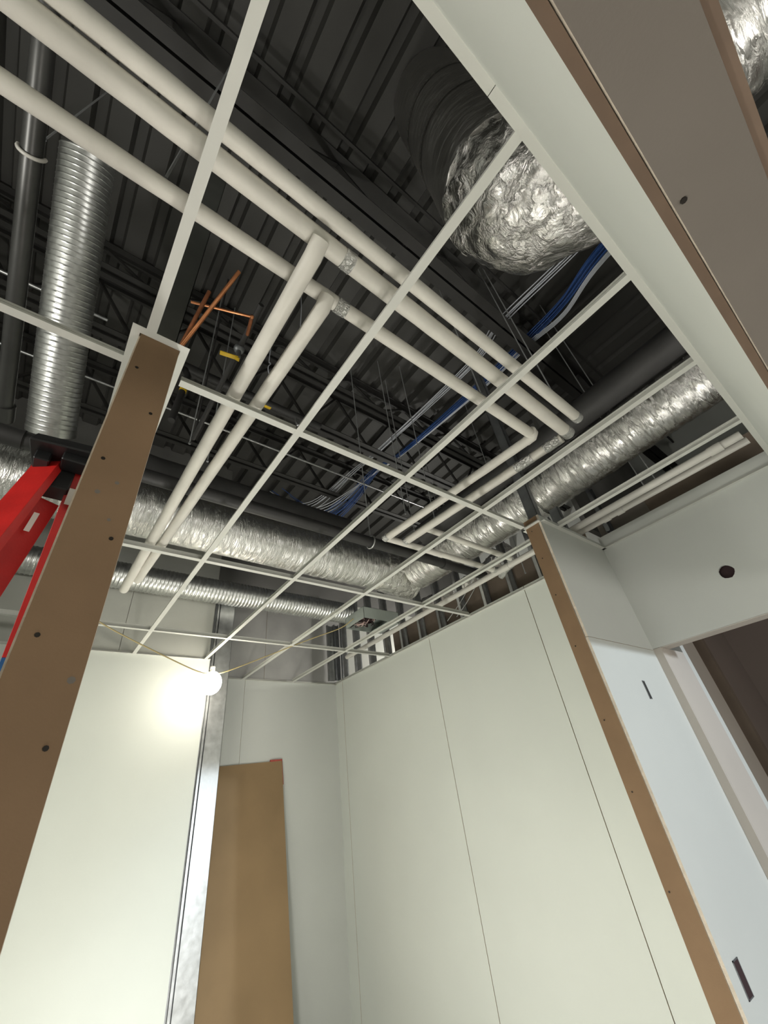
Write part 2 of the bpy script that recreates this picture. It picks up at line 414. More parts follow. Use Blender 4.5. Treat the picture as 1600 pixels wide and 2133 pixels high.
MB().box(3.05, 3.135, -.1, 1.0, 2.83, 2.836).build('top_track', M['galv_dark'], wf)
MB().box(3.06, 3.12, .30, .55, 2.18, 2.40).build('hole_shade_block', M['void'], wf)  # dark block puts the hole's inner shade into the colour
c_stud(MB(), 3.092, .93, 2.87, 3.3, .08, .035, -1).build('metal_stud', M['galv_dark'], wf)
# rooms beyond the opening
wd = structroot('wall_beyond_door', (4.4, 1.2, 0))
MB().box(3.40, 3.47, .955, 1.10, FL, 3.0).build('corner_board', M['drywall_grey'], wd)
MB().box(3.47, 4.25, 1.09, 1.105, FL, 3.0).build('drywall_panel', M['jamb'], wd)
MB().box(4.25, 4.32, 1.02, 1.11, FL, 3.0).build('post', M['back_paper'], wd)
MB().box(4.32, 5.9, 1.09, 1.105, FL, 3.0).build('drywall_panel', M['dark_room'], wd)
MB().box(3.16, 5.9, 1.06, 1.10, 3.02, DK + .06).build('upper_wall', M['zinc_dark'], wd)  # dark wall added to stop the next room's lamp leaking in
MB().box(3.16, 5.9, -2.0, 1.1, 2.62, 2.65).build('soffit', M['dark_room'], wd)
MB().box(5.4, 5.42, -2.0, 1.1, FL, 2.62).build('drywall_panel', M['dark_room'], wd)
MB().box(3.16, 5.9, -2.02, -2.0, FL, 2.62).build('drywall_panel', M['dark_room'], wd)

# wall angle trims carrying the grid
T = .0016
def angle(name, a, b, inward):
    """L trim: flange lies at z=G reaching inward from the wall line a-b"""
    mb = MB(); a = Vector((*a, G)); b = Vector((*b, G)); iv = Vector((*inward, 0))
    mb.prism([(0, 0), (.025, 0), (.025, T), (T, T), (T, .022), (0, .022)], a, b, iv, (0, 0, 1))
    return struct(mb.build(name, M['tee']))
ANG = [((-3.2, -.104), (.455, -.104), (0, 1)), ((.457, -.104), (3.03, -.104), (0, 1)), ((3.03, 1.11), (3.03, 4.75), (-1, 0)), ((3.03, -.104), (3.03, 1.0), (-1, 0)),
       ((2.222, 1.0), (3.03, 1.0), (0, -1)), ((2.222, 1.112), (3.03, 1.112), (0, 1)), ((2.220, .998), (2.220, 1.114), (-1, 0)),
       ((1.25, 4.75), (3.03, 4.75), (0, -1)), ((.062, 4.16), (1.236, 4.16), (0, -1)), ((-3.2, 4.16), (-.062, 4.16), (0, -1)),
       ((-.062, .98), (-.062, 4.16), (-1, 0)), ((.062, .98), (.062, 4.16), (1, 0)), ((-.087, .980), (.087, .980), (0, -1))]
for i, (a, b, iv) in enumerate(ANG): angle('trim_%d' % (i + 1), a, b, iv)

# ------------------------------------------------------------------ ceiling grid
TEE = [(-.015, 0), (.015, 0), (.015, .0022), (.0015, .0022), (.0015, .026), (.004, .026), (.004, .036), (-.004, .036), (-.004, .026), (-.0015, .026), (-.0015, .0022), (-.015, .0022)]
grid = thing('ceiling_grid', 'white suspended ceiling grid of crossing metal tees without any tiles', 'ceiling grid', (1.2, 2.0, G))
MX = [-.033, .577, 1.188, 1.790, 2.402]
spans = {0: [(-.08, .96)], 1: [(-.08, 4.135)], 2: [(-.08, 4.135)], 3: [(-.08, 4.725)], 4: [(-.08, .975), (1.137, 4.725)]}
for i, xx in enumerate(MX):
    for (a, b) in spans[i]:
        MB().prism(TEE, (xx, a, G - .0006), (xx, b, G - .0006), (1, 0, 0), (0, 0, 1)).build('main_tee', M['tee'], grid)
def cross(x0, x1, y):
    MB().prism(TEE, (x0, y, G), (x1, y, G), (0, -1, 0), (0, 0, 1)).build('cross_tee', M['tee'], grid)
for yy in (1.11, 2.335, 3.56):
    ends = [.087] + MX[1:4] + ([2.195] if yy < 2 else [MX[4], 3.005])
    for a, b in zip(ends[:-1], ends[1:]): cross(a + .010, b - .010, yy)
    for a, b in ((-1.20, -.087), (-2.42, -1.21)):
        if yy != 2.335: cross(a, b, yy)

# ------------------------------------------------------------------ white pipes just above the grid
def foil_patch(parent, a, b, r):
    def dd(l, t, p): return .0016 + .0022 * noise.noise(p * 60)
    a = Vector(a); b = Vector(b)
    pts = [a.lerp(b, i / 9) for i in range(10)]
    MB().tube(pts, r, 20, caps=False, disp=dd).build('foil_tape', M['foil_tape'], parent)
def line(a, b, n): 
    a = Vector(a); b = Vector(b); return [a.lerp(b, i / (n - 1)) for i in range(n)]
def lumpy(k, s):
    return lambda l, t, p: k * noise.noise(p * s)
p1 = thing('insulated_pipe', 'thickest white jacketed pipe, its branch running back towards the bulb wall', 'pipe', (.3, .46, 2.875))
MB().tube(line((-2.2, .38, 2.878), (1.84, .500, 2.875), 60), .0315, 20, disp=lumpy(.0012, 14)).build('pipe_run', M['jacket'], p1, True)
MB().tube([(.304, .44, 2.840)] + line((.303, .49, 2.816), (.274, 3.055, 2.815), 40), .0285, 20, disp=lumpy(.0010, 14)).build('branch_pipe', M['jacket'], p1, True)
foil_patch(p1, (.395, .4571, 2.8767), (.435, .4583, 2.8766), .0322)
MB().tube([(1.79, .4985, 2.8752), (1.842, .50, 2.875)], .033, 20).build('end_collar', M['foil_tape'], p1, True)
p1b = thing('insulated_pipe', 'slimmer white jacketed pipe lying alongside the thickest one, next to the dark beam', 'pipe', (.3, .39, 2.89))
MB().tube(line((-2.2, .338, 2.893), (1.80, .415, 2.886), 60), .0255, 20, disp=lumpy(.0009, 14)).build('pipe_run', M['jacket'], p1b, True)
MB().tube([(1.765, .4145, 2.886), (1.802, .4152, 2.886)], .0268, 20).build('end_collar', M['foil_tape'], p1b, True)
p2 = thing('insulated_pipe', 'white jacketed pipe with an elbow turning back at its far end and a foil patch', 'pipe', (.6, .6, 2.875))
MB().tube(line((-2.2, .572, 2.878), (1.655, .612, 2.875), 60), .0265, 20, disp=lumpy(.0010, 14)).build('pipe_run', M['jacket'], p2, True)
MB().tube([(1.640, .600, 2.875), (1.664, .604, 2.875), (1.682, .622, 2.875), (1.681, .66, 2.875)], .0268, 20).build('elbow', M['jacket'], p2, True)
MB().tube(line((1.681, .655, 2.875), (1.589, 1.760, 2.875), 24), .0250, 20, disp=lumpy(.0010, 14)).build('return_pipe', M['jacket'], p2, True)
MB().tube(line((1.589, 1.768, 2.874), (2.700, 1.748, 2.874), 24), .0225, 18, disp=lumpy(.0010, 14)).build('end_pipe', M['jacket'], p2, True)
MB().tube([(.414, .585, 2.850)] + line((.411, .615, 2.818), (.321, 2.880, 2.815), 36), .0270, 20, disp=lumpy(.0010, 14)).build('branch_pipe', M['jacket'], p2, True)
foil_patch(p2, (.457, .5998, 2.8757), (.503, .6003, 2.8757), .0272)
MB().tube([(1.583, 1.74, 2.875), (1.585, 1.78, 2.875)], .0262, 18).build('end_collar', M['foil_tape'], p2, True)
p3 = thing('insulated_pipe', 'white jacketed pipe running back under the foil duct beside the elbowed pipe', 'pipe', (1.76, 1.1, 2.875))
MB().tube(line((1.831, .538, 2.872), (1.737, 1.738, 2.872), 30), .0265, 20, disp=lumpy(.0012, 12)).build('pipe_run', M['jacket'], p3, True)
MB().tube(line((1.770, 1.567, 2.892), (2.690, 1.557, 2.880), 20), .0215, 18, disp=lumpy(.0010, 14)).build('branch_pipe', M['jacket'], p3, True)
foil_patch(p3, (1.829, .552, 2.872), (1.822, .64, 2.872), .0268)
foil_patch(p3, (1.815, .72, 2.872), (1.806, .83, 2.872), .0268)
MB().tube([(1.738, 1.715, 2.872), (1.7365, 1.742, 2.872)], .0275, 18).build('end_collar', M['foil_tape'], p3, True)
v1 = thing('drain_pipe', 'long white plastic pipe running above the stub wall and along the jointed wall', 'pipe', (2.74, 2, 2.855))
MB().tube(line((2.745, -.05, 2.860), (2.735, 4.02, 2.853), 8), .0240, 18).build('pipe_run', M['pvc'], v1, True)
for yy in (.05, 1.62, 3.9): MB().tube([(2.742, yy, 2.858), (2.742, yy + .07, 2.858)], .0285, 18).build('coupling', M['pvc'], v1, True)
v2 = thing('drain_pipe', 'short white plastic pipe with couplings, closest to the bare wall above the round hole', 'pipe', (2.86, .5, 2.85))
MB().tube(line((2.850, -.06, 2.864), (2.848, 1.25, 2.864), 6), .0215, 18).build('pipe_run', M['pvc'], v2, True)
for yy in (.70, .80): MB().tube([(2.849, yy, 2.864), (2.849, yy + .05, 2.864)], .0265, 18).build('coupling', M['pvc'], v2, True)
# valve cluster where the pipes meet near the stub wall
vc = thing('pipe_fitting', 'cluster of foil wrapped elbows where white pipes meet beside the stub wall', 'fitting', (2.74, 1.72, 2.86))
def crumple(l, t, p): return .008 * noise.noise(p * 25) + .004 * noise.noise(p * 70)
MB().tube(line((2.69, 1.75, 2.876), (2.80, 1.74, 2.872), 10), .030, 18, disp=crumple).build('elbow', M['foil_tape'], vc, True)
MB().tube(line((2.69, 1.557, 2.882), (2.80, 1.64, 2.88), 10), .027, 18, disp=crumple).build('elbow', M['foil_tape'], vc, True)
MB().tube(line((2.80, 1.60, 2.90), (2.86, 1.80, 2.87), 10), .026, 18, disp=crumple).build('valve_body', M['foil_tape'], vc, True)

# ------------------------------------------------------------------ ducts
def wrinkle(amp, f1, f2, squash=1.0):
    """folds: sharp ridges that run round the duct, broken up along it"""
    def d(l, a, p):
        q = Vector((l * f1 * squash, math.cos(a) * 1.1, math.sin(a) * 1.1))
        q += noise.noise_vector(p * f2 * .5) * .8
        r = 1 - abs(noise.noise(q)) * 2.2
        r2 = 1 - abs(noise.noise(q * 2.3 + Vector((5, 1, 2)))) * 2
        r3 = 1 - abs(noise.noise(p * f2 * 2.6)) * 2
        return amp * (r * .5 + r2 * .32 + r3 * .18)
    return d
def smooth_path(pts, n):
    P = [Vector(p) for p in pts]; out = []
    P = [P[0] * 2 - P[1]] + P + [P[-1] * 2 - P[-2]]
    for i in range(1, len(P) - 2):
        for k in range(n):
            t = k / n; a, b, c, d = P[i - 1:i + 3]
            out.append(.5 * ((2 * b) + (c - a) * t + (2 * a - 5 * b + 4 * c - d) * t * t + (3 * b - a - 3 * c + d) * t ** 3))
    out.append(P[-2]); return out
def bands(parent, path_fn, spots, r, w=.05, mat_='foil_tape'):
    for s_ in spots:
        a, b = path_fn(s_)
        MB().tube(line(a, b, 5), r, 40, caps=False, disp=crumple).build('tape_band', M[mat_], parent, True)
d1 = thing('foil_duct', 'long foil wrapped duct crossing behind the black pipe under the roof', 'duct', (1, 2.75, 3.27))
W1 = wrinkle(.012, 20, 12)
def d1amp(l, a, p):
    k = min(1, max(.12, (p.x - .9) / .8)); w_ = W1(l, a, p)
    return w_ * k + .0015 * noise.noise(p * 45)
MB().tube(line((-3.1, 2.75, 3.29), (2.45, 2.75, 3.285), 330), .195, 64, disp=d1amp).build('long_run', M['foil_soft'], d1, True)
MB().tube(smooth_path([(2.30, 2.75, 3.285), (2.58, 2.75, 3.27), (2.73, 2.75, 3.26), (2.80, 2.74, 3.25)], 14), .200, 64, disp=wrinkle(.016, 14, 11),
          radii=[.20] * 30 + [.19, .185, .178, .17, .16, .15, .14, .13, .12, .105, .09, .07, .04]).build('elbow', M['foil'], d1, True)
MB().tube(line((-.1, 2.75, 3.29), (-.02, 2.75, 3.29), 6), .197, 64, caps=False, disp=lumpy(.002, 30)).build('tape_band', M['foil_tape'], d1, True)
d2 = thing('foil_duct', 'crinkled foil duct running over the stub wall towards the header', 'duct', (2.65, 1, 3.24))
MB().tube(line((2.66, -1.2, 3.30), (2.65, 1.16, 3.222), 150), .172, 64, disp=wrinkle(.008, 20, 12)).build('long_run', M['foil_y'], d2, True)
MB().tube(line((2.65, 1.15, 3.222), (2.64, 2.56, 3.245), 100), .176, 64, disp=wrinkle(.007, 20, 12)).build('joined_run', M['foil_y'], d2, True)
MB().tube(line((2.65, 1.12, 3.222), (2.65, 1.22, 3.222), 8), .184, 48, caps=False, disp=wrinkle(.012, 20, 20)).build('tape_band', M['foil_tape'], d2, True)
d2b = thing('dark_duct', 'dark grey round duct lying above and beside the crinkled foil duct', 'duct', (2.2, .5, 3.5))
MB().tube(line((2.47, -1.2, 3.50), (2.44, 2.2, 3.40), 60), .10, 40, disp=lumpy(.003, 8)).build('duct_run', M['duct_dark'], d2b, True)
d3 = thing('foil_duct', 'large foil wrapped duct dropping from the roof and bulging beside the header', 'duct', (1.05, 0, 3.2))
W3 = wrinkle(.012, 10, 8)
def d3d(l, a, p):
    k = min(1, max(.10, (3.95 - p.z) / .35))
    return W3(l, a, p) * k
MB().tube(line((1.02, .03, 5.19), (1.02, .03, 3.52), 60), .27, 64, disp=d3d).build('drop_run', M['foil_drop'], d3, True)
MB().tube(smooth_path([(1.02, .03, 3.56), (1.03, .015, 3.44), (1.055, -.08, 3.34), (1.10, -.28, 3.30), (1.12, -.55, 3.30)], 22), .262, 72, disp=wrinkle(.032, 6, 6)).build('elbow', M['foil'], d3, True)
for zz in (4.55, 4.12):
    MB().tube(line((1.02, .03, zz), (1.02, .03, zz + .035), 4), .277, 64, caps=False, disp=lumpy(.003, 20)).build('tape_band', M['foil_soft'], d3, True)
MB().tube(line((1.12, -.54, 3.30), (1.16, -2.4, 3.32), 90), .25, 60, disp=wrinkle(.010, 16, 10)).build('side_run', M['foil_y'], d3, True)
def spiral(l, a, p):
    ph = (l / .030 + a / (2 * PI)) % 1.0
    return .0022 * math.exp(-((ph - .5) / .07) ** 2)
e1 = thing('spiral_duct', 'bright galvanised spiral duct dropping steeply beside the upright grey pipe', 'duct', (-.5, 2, 4))
ea = Vector((-.612, 1.345, 4.54)); eb = Vector((-.392, 2.60, 3.58))
L = (eb - ea).length
MB().tube(line(ea, eb, int(L / .0026)), .128, 44, disp=spiral).build('duct_wall', M['spiral'], e1, True)
MB().tube(line(eb - (eb - ea).normalized() * .03, eb, 3), .131, 44).build('end_collar', M['spiral'], e1, True)
e2 = thing('spiral_duct', 'level galvanised spiral duct along the bare gypsum above the bulb', 'duct', (1.2, 3.98, 3.37))
MB().tube(line((-2.6, 3.98, 3.375), (2.78, 3.98, 3.375), 1400), .117, 30, disp=lambda l, a, p: .0055 * math.exp(-((((l / .034 + a / (2 * PI)) % 1.0) - .5) / .16) ** 2)).build('duct_wall', M['spiral'], e2, True)
e3 = thing('dark_duct', 'dark grey duct running behind the black pipe above the long foil duct', 'duct', (.6, 2.95, 3.7))
MB().tube(smooth_path([(-.12, 2.72, 3.62), (.6, 2.72, 3.62), (1.2, 2.72, 3.62), (1.95, 2.72, 3.61)], 16), .115, 32, disp=lumpy(.005, 10)).build('duct_run', M['duct_dark'], e3, True)

# ------------------------------------------------------------------ black and grey steel pipes, conduits
bp = thing('sprinkler_pipe', 'black steel pipe crossing the whole room in front of the long foil duct', 'pipe', (1, 2.00, 2.987))
MB().tube(line((-3.1, 2.00, 2.987), (2.92, 2.00, 2.987), 4), .039, 20).build('pipe_run', M['steel_dark'], bp, True)
MB().tube([(-.50, 2.00, 2.987), (-.38, 2.00, 2.987)], .046, 20).build('coupling', M['steel_dark'], bp, True)
MB().tube([(2.38, 2.00, 2.987), (2.46, 2.00, 2.987)], .046, 20).build('coupling', M['steel_dark'], bp, True)
gp = thing('steel_pipe', 'gunmetal pipe with a clamp, ending in a collar at the black pipe', 'pipe', (-.75, 1.4, 4.2))
MB().tube(line((-.66, -.2, 3.95), (-.552, 2.27, 3.32), 4), .036, 20).build('pipe_run', M['pipe_grey'], gp, True)
MB().tube([(-.556, 2.20, 3.338), (-.552, 2.29, 3.315)], .047, 20).build('collar', M['pipe_grey'], gp, True)
MB().tube([Vector((-.605 + .043 * math.cos(t), 1.06, 3.628 + .043 * math.sin(t))) for t in [PI * (.98 + 1.04 * i / 12) for i in range(13)]], .0075, 8).build('clamp_hook', M['pvc'], gp, True)
for lab, y_, z_, r_ in (('bright thin conduit crossing the deck behind the spiral duct and the white branches', 2.885, 4.5, .011), ('second thin conduit, higher and nearer the upright grey pipe', 2.285, 4.5, .012)):
    cd = MB().tube(line((-3.1, y_, z_), (3.4 if y_ > 2.5 else -.35, y_, z_), 3), r_, 10).build('conduit', M['galv'], smooth=True)
    tag(cd, lab, 'conduit', 'thin conduits under the deck')
gs = thing('gas_pipe', 'black pipe with yellow tags running just under the double-chord joist', 'pipe', (.9, 2.35, 4.35))
MB().tube(line((-.2, 2.30, 4.38), (1.42, 2.29, 4.38), 3), .036, 14).build('pipe_run', M['steel_dark'], gs, True)
MB().tube([(.86, 2.297, 4.38), (.93, 2.297, 4.38)], .0375, 14).build('yellow_tag', M['yellow'], gs, True)
MB().tube([(1.17, 2.29, 4.345), (1.17, 2.29, 4.30), (1.19, 2.29, 4.27)], .012, 10).build('hose_bib', M['galv'], gs, True)
gs2 = thing('gas_pipe', 'short black drop pipe with a yellow tag beside the brown partition end', 'pipe', (.22, 2.2, 3.9))
MB().tube([(.20, 2.30, 4.36), (.205, 2.18, 4.20), (.218, 2.05, 3.98), (.19, 2.06, 3.52)], .022, 14).build('pipe_run', M['steel_dark'], gs2, True)
MB().tube(line((.2115, 2.052, 3.86), (.2085, 2.054, 3.81), 2), .0238, 14).build('yellow_tag', M['yellow'], gs2, True)

# ------------------------------------------------------------------ roof framing
def joist(y, z, label, dbl=False, w=.06):
    j = thing('steel_joist', label, 'joist', (1, y, z), 'dark steel joists under the deck')
    c = MB(); c.box(-3.19, 5.89, y - w, y - .012, z, z + .008); c.box(-3.19, 5.89, y + .012, y + w, z, z + .008)
    c.box(-3.19, 5.89, y - .016, y - .010, z, z + .05); c.box(-3.19, 5.89, y + .010, y + .016, z, z + .05)
    c.build('bottom_chord', M['beam'], j)
    MB().box(-3.19, 5.89, y - .05, y + .05, DK - .012, DK - .002).box(-3.19, 5.89, y - .006, y + .006, DK - .06, DK - .01).build('top_chord', M['beam'], j)
    xx = -3.2; k = 0
    wb_ = MB()
    while xx < 5.6:
        a, b = (z + .03, DK - .03) if k % 2 == 0 else (DK - .03, z + .03)
        wb_.bar((xx, y, a), (xx + .38, y, b), .022, .022); xx += .38; k += 1
    wb_.build('web_bars', M['beam'], j)
joist(2.16, 4.88, 'dark open-web joist above the elbowed white pipe')
joist(2.44, 4.55, 'dark double-chord joist above the tagged black pipe')
joist(3.35, 4.6, 'dark open-web joist above the long foil duct')
jg = thing('joist_girder', 'heavy dark girder crossing above the thickest white pipe', 'girder', (1, .68, 4.55))
MB().box(-3.19, 5.89, .60, .672, 4.60, 4.612).box(-3.19, 5.89, .688, .76, 4.60, 4.612).box(-3.19, 5.89, .662, .672, 4.61, 4.68).box(-3.19, 5.89, .688, .698, 4.61, 4.68).build('bottom_chord', M['beam'], jg)
MB().box(-3.19, 5.89, .61, .75, DK - .014, DK - .003).build('top_chord', M['beam'], jg)
wb_ = MB(); xx = -3.2; k = 0
while xx < 5.4:
    a, b = (4.64, DK - .02) if k % 2 == 0 else (DK - .02, 4.64)
    wb_.bar((xx, .68, a), (xx + .55, .68, b), .03, .03); xx += .55; k += 1
wb_.build('web_bars', M['beam'], jg)
MB().box(-3.19, 5.89, .48, .50, 4.92, 4.98).build('side_angle', M['beam'], jg)

# hanger rods and their clips
RODS = [(-.667, 1.157, 4.00, 'thin bright hanger rod behind the elbowed pipe near the grey upright pipe'),
        (-.118, .578, 2.89, 'thin bright hanger rod between the white pipes beside the main tee'),
        (.309, 1.98, 3.30, 'hanger rod beside the first branch pipe above the partition end'),
        (.447, 2.08, 3.30, 'hanger rod between the two white branch pipes'),
        (1.865, 1.814, 3.20, 'first of the pair of hanger rods above the return pipe'),
        (2.079, 1.959, 3.20, 'second of the pair of hanger rods above the return pipe'),
        (1.64, 2.00, 3.03, 'hanger rod holding the black pipe with a hook'),
        (2.103, 1.739, 3.20, 'hanger rod nearest the dark duct above the return pipe'),
        (2.077, .571, 3.80, 'upper hanger rod below the blue cables'),
        (2.051, .524, 3.40, 'hanger rod passing behind the end of the thickest pipe'),
        (1.757, .83, 3.50, 'hanger rod seen between the thickest and the elbowed pipe'),
        (2.87, .52, 2.90, 'first hanger rod above the short plastic pipe'),
        (2.85, .44, 2.90, 'second hanger rod above the short plastic pipe'),
        (2.95, 1.62, 2.83, 'hanger rod beside the fitting cluster at the stub wall')]
for (x_, y_, z_, lab) in RODS:
    r_ = thing('hanger_rod', lab, 'hanger rod', (x_, y_, z_), 'threaded hanger rods')
    MB().tube([(x_, y_, z_), (x_, y_, DK)], .0042, 8).build('rod', M['rod'], r_, True)
    MB().tube([(x_, y_, z_ + .002), (x_, y_, z_ + .012)], .008, 6).build('nut', M['galv_dark'], r_)
hk = MB().tube([Vector((1.64, 2.0 + .048 * math.cos(t), 2.987 + .048 * math.sin(t))) for t in [2 * PI * i / 24 for i in range(25)]], .006, 8, caps=False).build('pipe_ring', M['galv'], smooth=True)
tag(hk, 'steel ring clamped round the black pipe under its hanger rod', 'pipe ring')

# ------------------------------------------------------------------ copper pipes and yellow valve lever
cp = thing('copper_pipe', 'bright copper tube end rising at a slant above the brown partition end', 'pipe', (.08, 1.0, 2.9))
MB().tube(line((.060, 1.01, 2.80), (.154, .752, 3.02), 3), .0075, 14).build('tube_run', M['copper'], cp, True)
cp2 = thing('copper_pipe', 'shorter tarnished copper tube leaning beside the bright one', 'pipe', (.07, 1.05, 2.95))
MB().tube(line((.058, 1.03, 2.80), (.091, .88, 3.02), 3), .0075, 14).build('tube_run', M['copper_dull'], cp2, True)
cp3 = thing('copper_pipe', 'thin copper line with an elbow crossing behind the slanted tubes', 'pipe', (.15, .9, 3.05))
MB().tube(line((.049, .972, 3.05), (.262, .902, 3.05), 3), .0055, 12).build('tube_run', M['copper'], cp3, True)
MB().tube(line((.262, .902, 3.05), (.277, .985, 3.05), 3), .0075, 12).build('tail', M['copper_dull'], cp3, True)
MB().ball((.262, .902, 3.05), .009, 12, 8).build('elbow', M['copper'], cp3, True)
vl = thing('valve', 'small pipe valve with a bright yellow lever behind the first branch pipe', 'valve', (.28, 1.2, 3.2))
MB().bar((.232, 1.224, 3.2), (.312, 1.206, 3.195), .022, .006).bar((.300, 1.209, 3.193), (.318, 1.205, 3.185), .018, .008).build('lever', M['yellow'], vl, bevel=.0015)
MB().tube(line((.31, 1.206, 3.20), (.31, 1.206, 3.26), 3), .012, 12).ball((.31, 1.206, 3.27), .026, 14, 8).build('valve_body', M['galv_dark'], vl, True)
MB().tube(line((.31, .95, 3.275), (.31, 1.9, 3.275), 3), .013, 12).tube([(.31, 1.88, 3.275), (.31, 1.88, DK)], .006, 8).build('valve_pipe', M['steel_dark'], vl, True)

# ------------------------------------------------------------------ cables
CAB = 1.523
def bundle(name, lab, cat, paths, r, matk):
    paths = [[(a * CAB, b * CAB, 1.4 + (c - 1.4) * CAB) for a, b, c in p] for p in paths]
    o = thing(name, lab, cat, paths[0][0])
    for p in paths: MB().tube(smooth_path(p, 8), r, 8).build('cable', M[matk], o, True)
    return o
wp_ = []
rr = random.Random(11)
base = [(1.56, -.75, 3.62), (1.546, -.007, 3.60), (1.515, .458, 3.58), (1.560, .746, 3.57), (1.572, 1.631, 3.62), (1.52, 1.95, 3.60), (1.40, 2.35, 3.50), (1.22, 2.52, 3.52), (1.0, 2.58, 3.62)]
for k in range(6):
    o1 = (k % 3 - 1) * .014; o2 = (k // 3) * .022
    path = []
    for i, b in enumerate(base):
        sp = 1 + 2.2 * max(0, i - 5)
        path.append((b[0] + (o1 + rr.uniform(-.006, .006)) * sp + (.03 if k > 2 and i < 4 else 0), b[1] + rr.uniform(-.01, .01), b[2] + o2 * .4 + rr.uniform(-.006, .006) * sp))
    wp_.append(path[:len(base) - (k % 2)])
bundle('cable_bundle', 'bundle of thin white cables sagging between the dark joists', 'cables', wp_, .0046, 'cable_white')
bp_ = []
base = [(1.64, -.75, 3.62), (1.672, -.124, 3.60), (1.735, .164, 3.585), (1.742, .44, 3.57), (1.737, .79, 3.56), (1.722, 1.576, 3.60), (1.64, 1.83, 3.57), (1.60, 2.15, 3.48), (1.52, 2.42, 3.44), (1.36, 2.50, 3.50), (1.2, 2.54, 3.6)]
for k in range(14):
    a = 2.4 * k; q = .0045 * math.sqrt(k) 
    path = []
    for i, b in enumerate(base):
        sp = (.9 if i in (0, 5) else 1.5) + 2.0 * max(0, i - 6)
        path.append((b[0] + q * sp * math.cos(a) + rr.uniform(-.004, .004), b[1] + rr.uniform(-.008, .008), b[2] + q * sp * math.sin(a) + rr.uniform(-.004, .004)))
    bp_.append(path[:len(base) - (k % 3)])
bundle('cable_bundle', 'bundle of blue cables fanning out near the long foil duct', 'cables', bp_, .0046, 'cable_blue')
wp3 = []
for k in range(4):
    wp3.append([(1.69 + .012 * k, -.75, 3.60), (1.70 + .008 * k, -.10, 3.575), (1.775 + .008 * k, .2, 3.56), (1.745 + .01 * k, .44, 3.55), (1.745 + .008 * k, .8, 3.545), (1.735, 1.55, 3.585), (1.63 + .004 * k, 1.86, 3.55), (1.53 - .03 * k, 2.25, 3.44), (1.40 - .05 * k, 2.44, 3.42)])
bundle('cable_bundle', 'loose grey-white cables tied to the blue bundle', 'cables', wp3, .0046, 'cable_white')
for (x_, y_, z_, lab) in ((.88, 1.65, 4.35, 'curl of thin wire dangling under the deck beyond the main tee'), (.78, 2.02, 4.3, 'short twist of wire dangling beside the second branch pipe')):
    pts = [(x_, y_, DK + .01), (x_ + .004, y_, z_ + .6)] + [(x_ + .012 * math.sin(i * 1.1), y_ + .012 * math.cos(i * .9), z_ + .30 - i * .03) for i in range(11)]
    tag(MB().tube(smooth_path(pts, 4), .004, 6).build('loose_wire', M['cable_white'], smooth=True), lab, 'wire', 'dangling wires')

# ------------------------------------------------------------------ open junction box above the jointed wall
jb = thing('junction_box', 'grey-green sheet metal box open underneath with tangled wires', 'electrical box', (2.5, 3.2, 2.9))
X0, X1, Y0, Y1, Z0, Z1 = 2.30, 2.745, 3.04, 3.36, 2.90, 3.015
b_ = MB(); b_.box(X0, X1, Y0, Y0 + .003, Z0, Z1); b_.box(X0, X1, Y1 - .003, Y1, Z0, Z1); b_.box(X0, X0 + .003, Y0, Y1, Z0, Z1); b_.box(X1 - .003, X1, Y0, Y1, Z0, Z1); b_.box(X0, X1, Y0, Y1, Z1 - .003, Z1)
b_.box(X0 + .30, X1, Y0, Y1, Z0, Z0 + .003)
case = b_.build('case', M['green_box'], jb)
MB().box(X0 + .004, X0 + .3, Y0 + .004, Y1 - .004, Z1 - .02, Z1 - .006).build('shade_sheet', M['void'], case)  # dark sheet paints the shade inside the open box
rr = random.Random(5)
for k in range(14):
    c = Vector((rr.uniform(X0 + .05, X0 + .26), rr.uniform(Y0 + .06, Y1 - .06), 2.93))
    pts = [c + Vector((rr.uniform(-.05, .05), rr.uniform(-.06, .06), rr.uniform(-.025, .045))) for i in range(5)]
    MB().tube(smooth_path(pts, 5), .004, 6).build('wire', M['wire_mix'] if k % 2 else M['void'], case, True)

# things glimpsed between the studs above the jointed wall
fx = thing('foil_duct', 'short crumpled foil flexible duct glimpsed between the studs above the jointed wall', 'duct', (3.4, 2.5, 3.2))
MB().tube([(3.36, 2.7, 3.3), (3.36, 2.7, DK)], .005, 8).build('hanger_wire', M['rod'], fx, True)
MB().tube(smooth_path([(3.32, 1.9, 3.30), (3.34, 2.3, 3.24), (3.36, 2.7, 3.22), (3.36, 3.2, 3.26)], 16), .085, 28, disp=wrinkle(.02, 14, 12)).build('duct_run', M['foil'], fx, True)
for k, (a, b, lab) in enumerate((((2.86, 2.08, 2.98), (3.00, 2.62, 2.80), 'upper of two thin wires slanting down to the jointed wall top'), ((2.90, 2.08, 2.945), (3.01, 2.50, 2.80), 'lower of two thin wires slanting down to the jointed wall top'))):
    tag(MB().tube(smooth_path([a, (Vector(a) + Vector(b)) / 2 + Vector((0, 0, -.015)), b], 6), .0035, 6).build('tie_wire', M['rod'], smooth=True), lab, 'wire', 'tie wires by the fitting cluster')

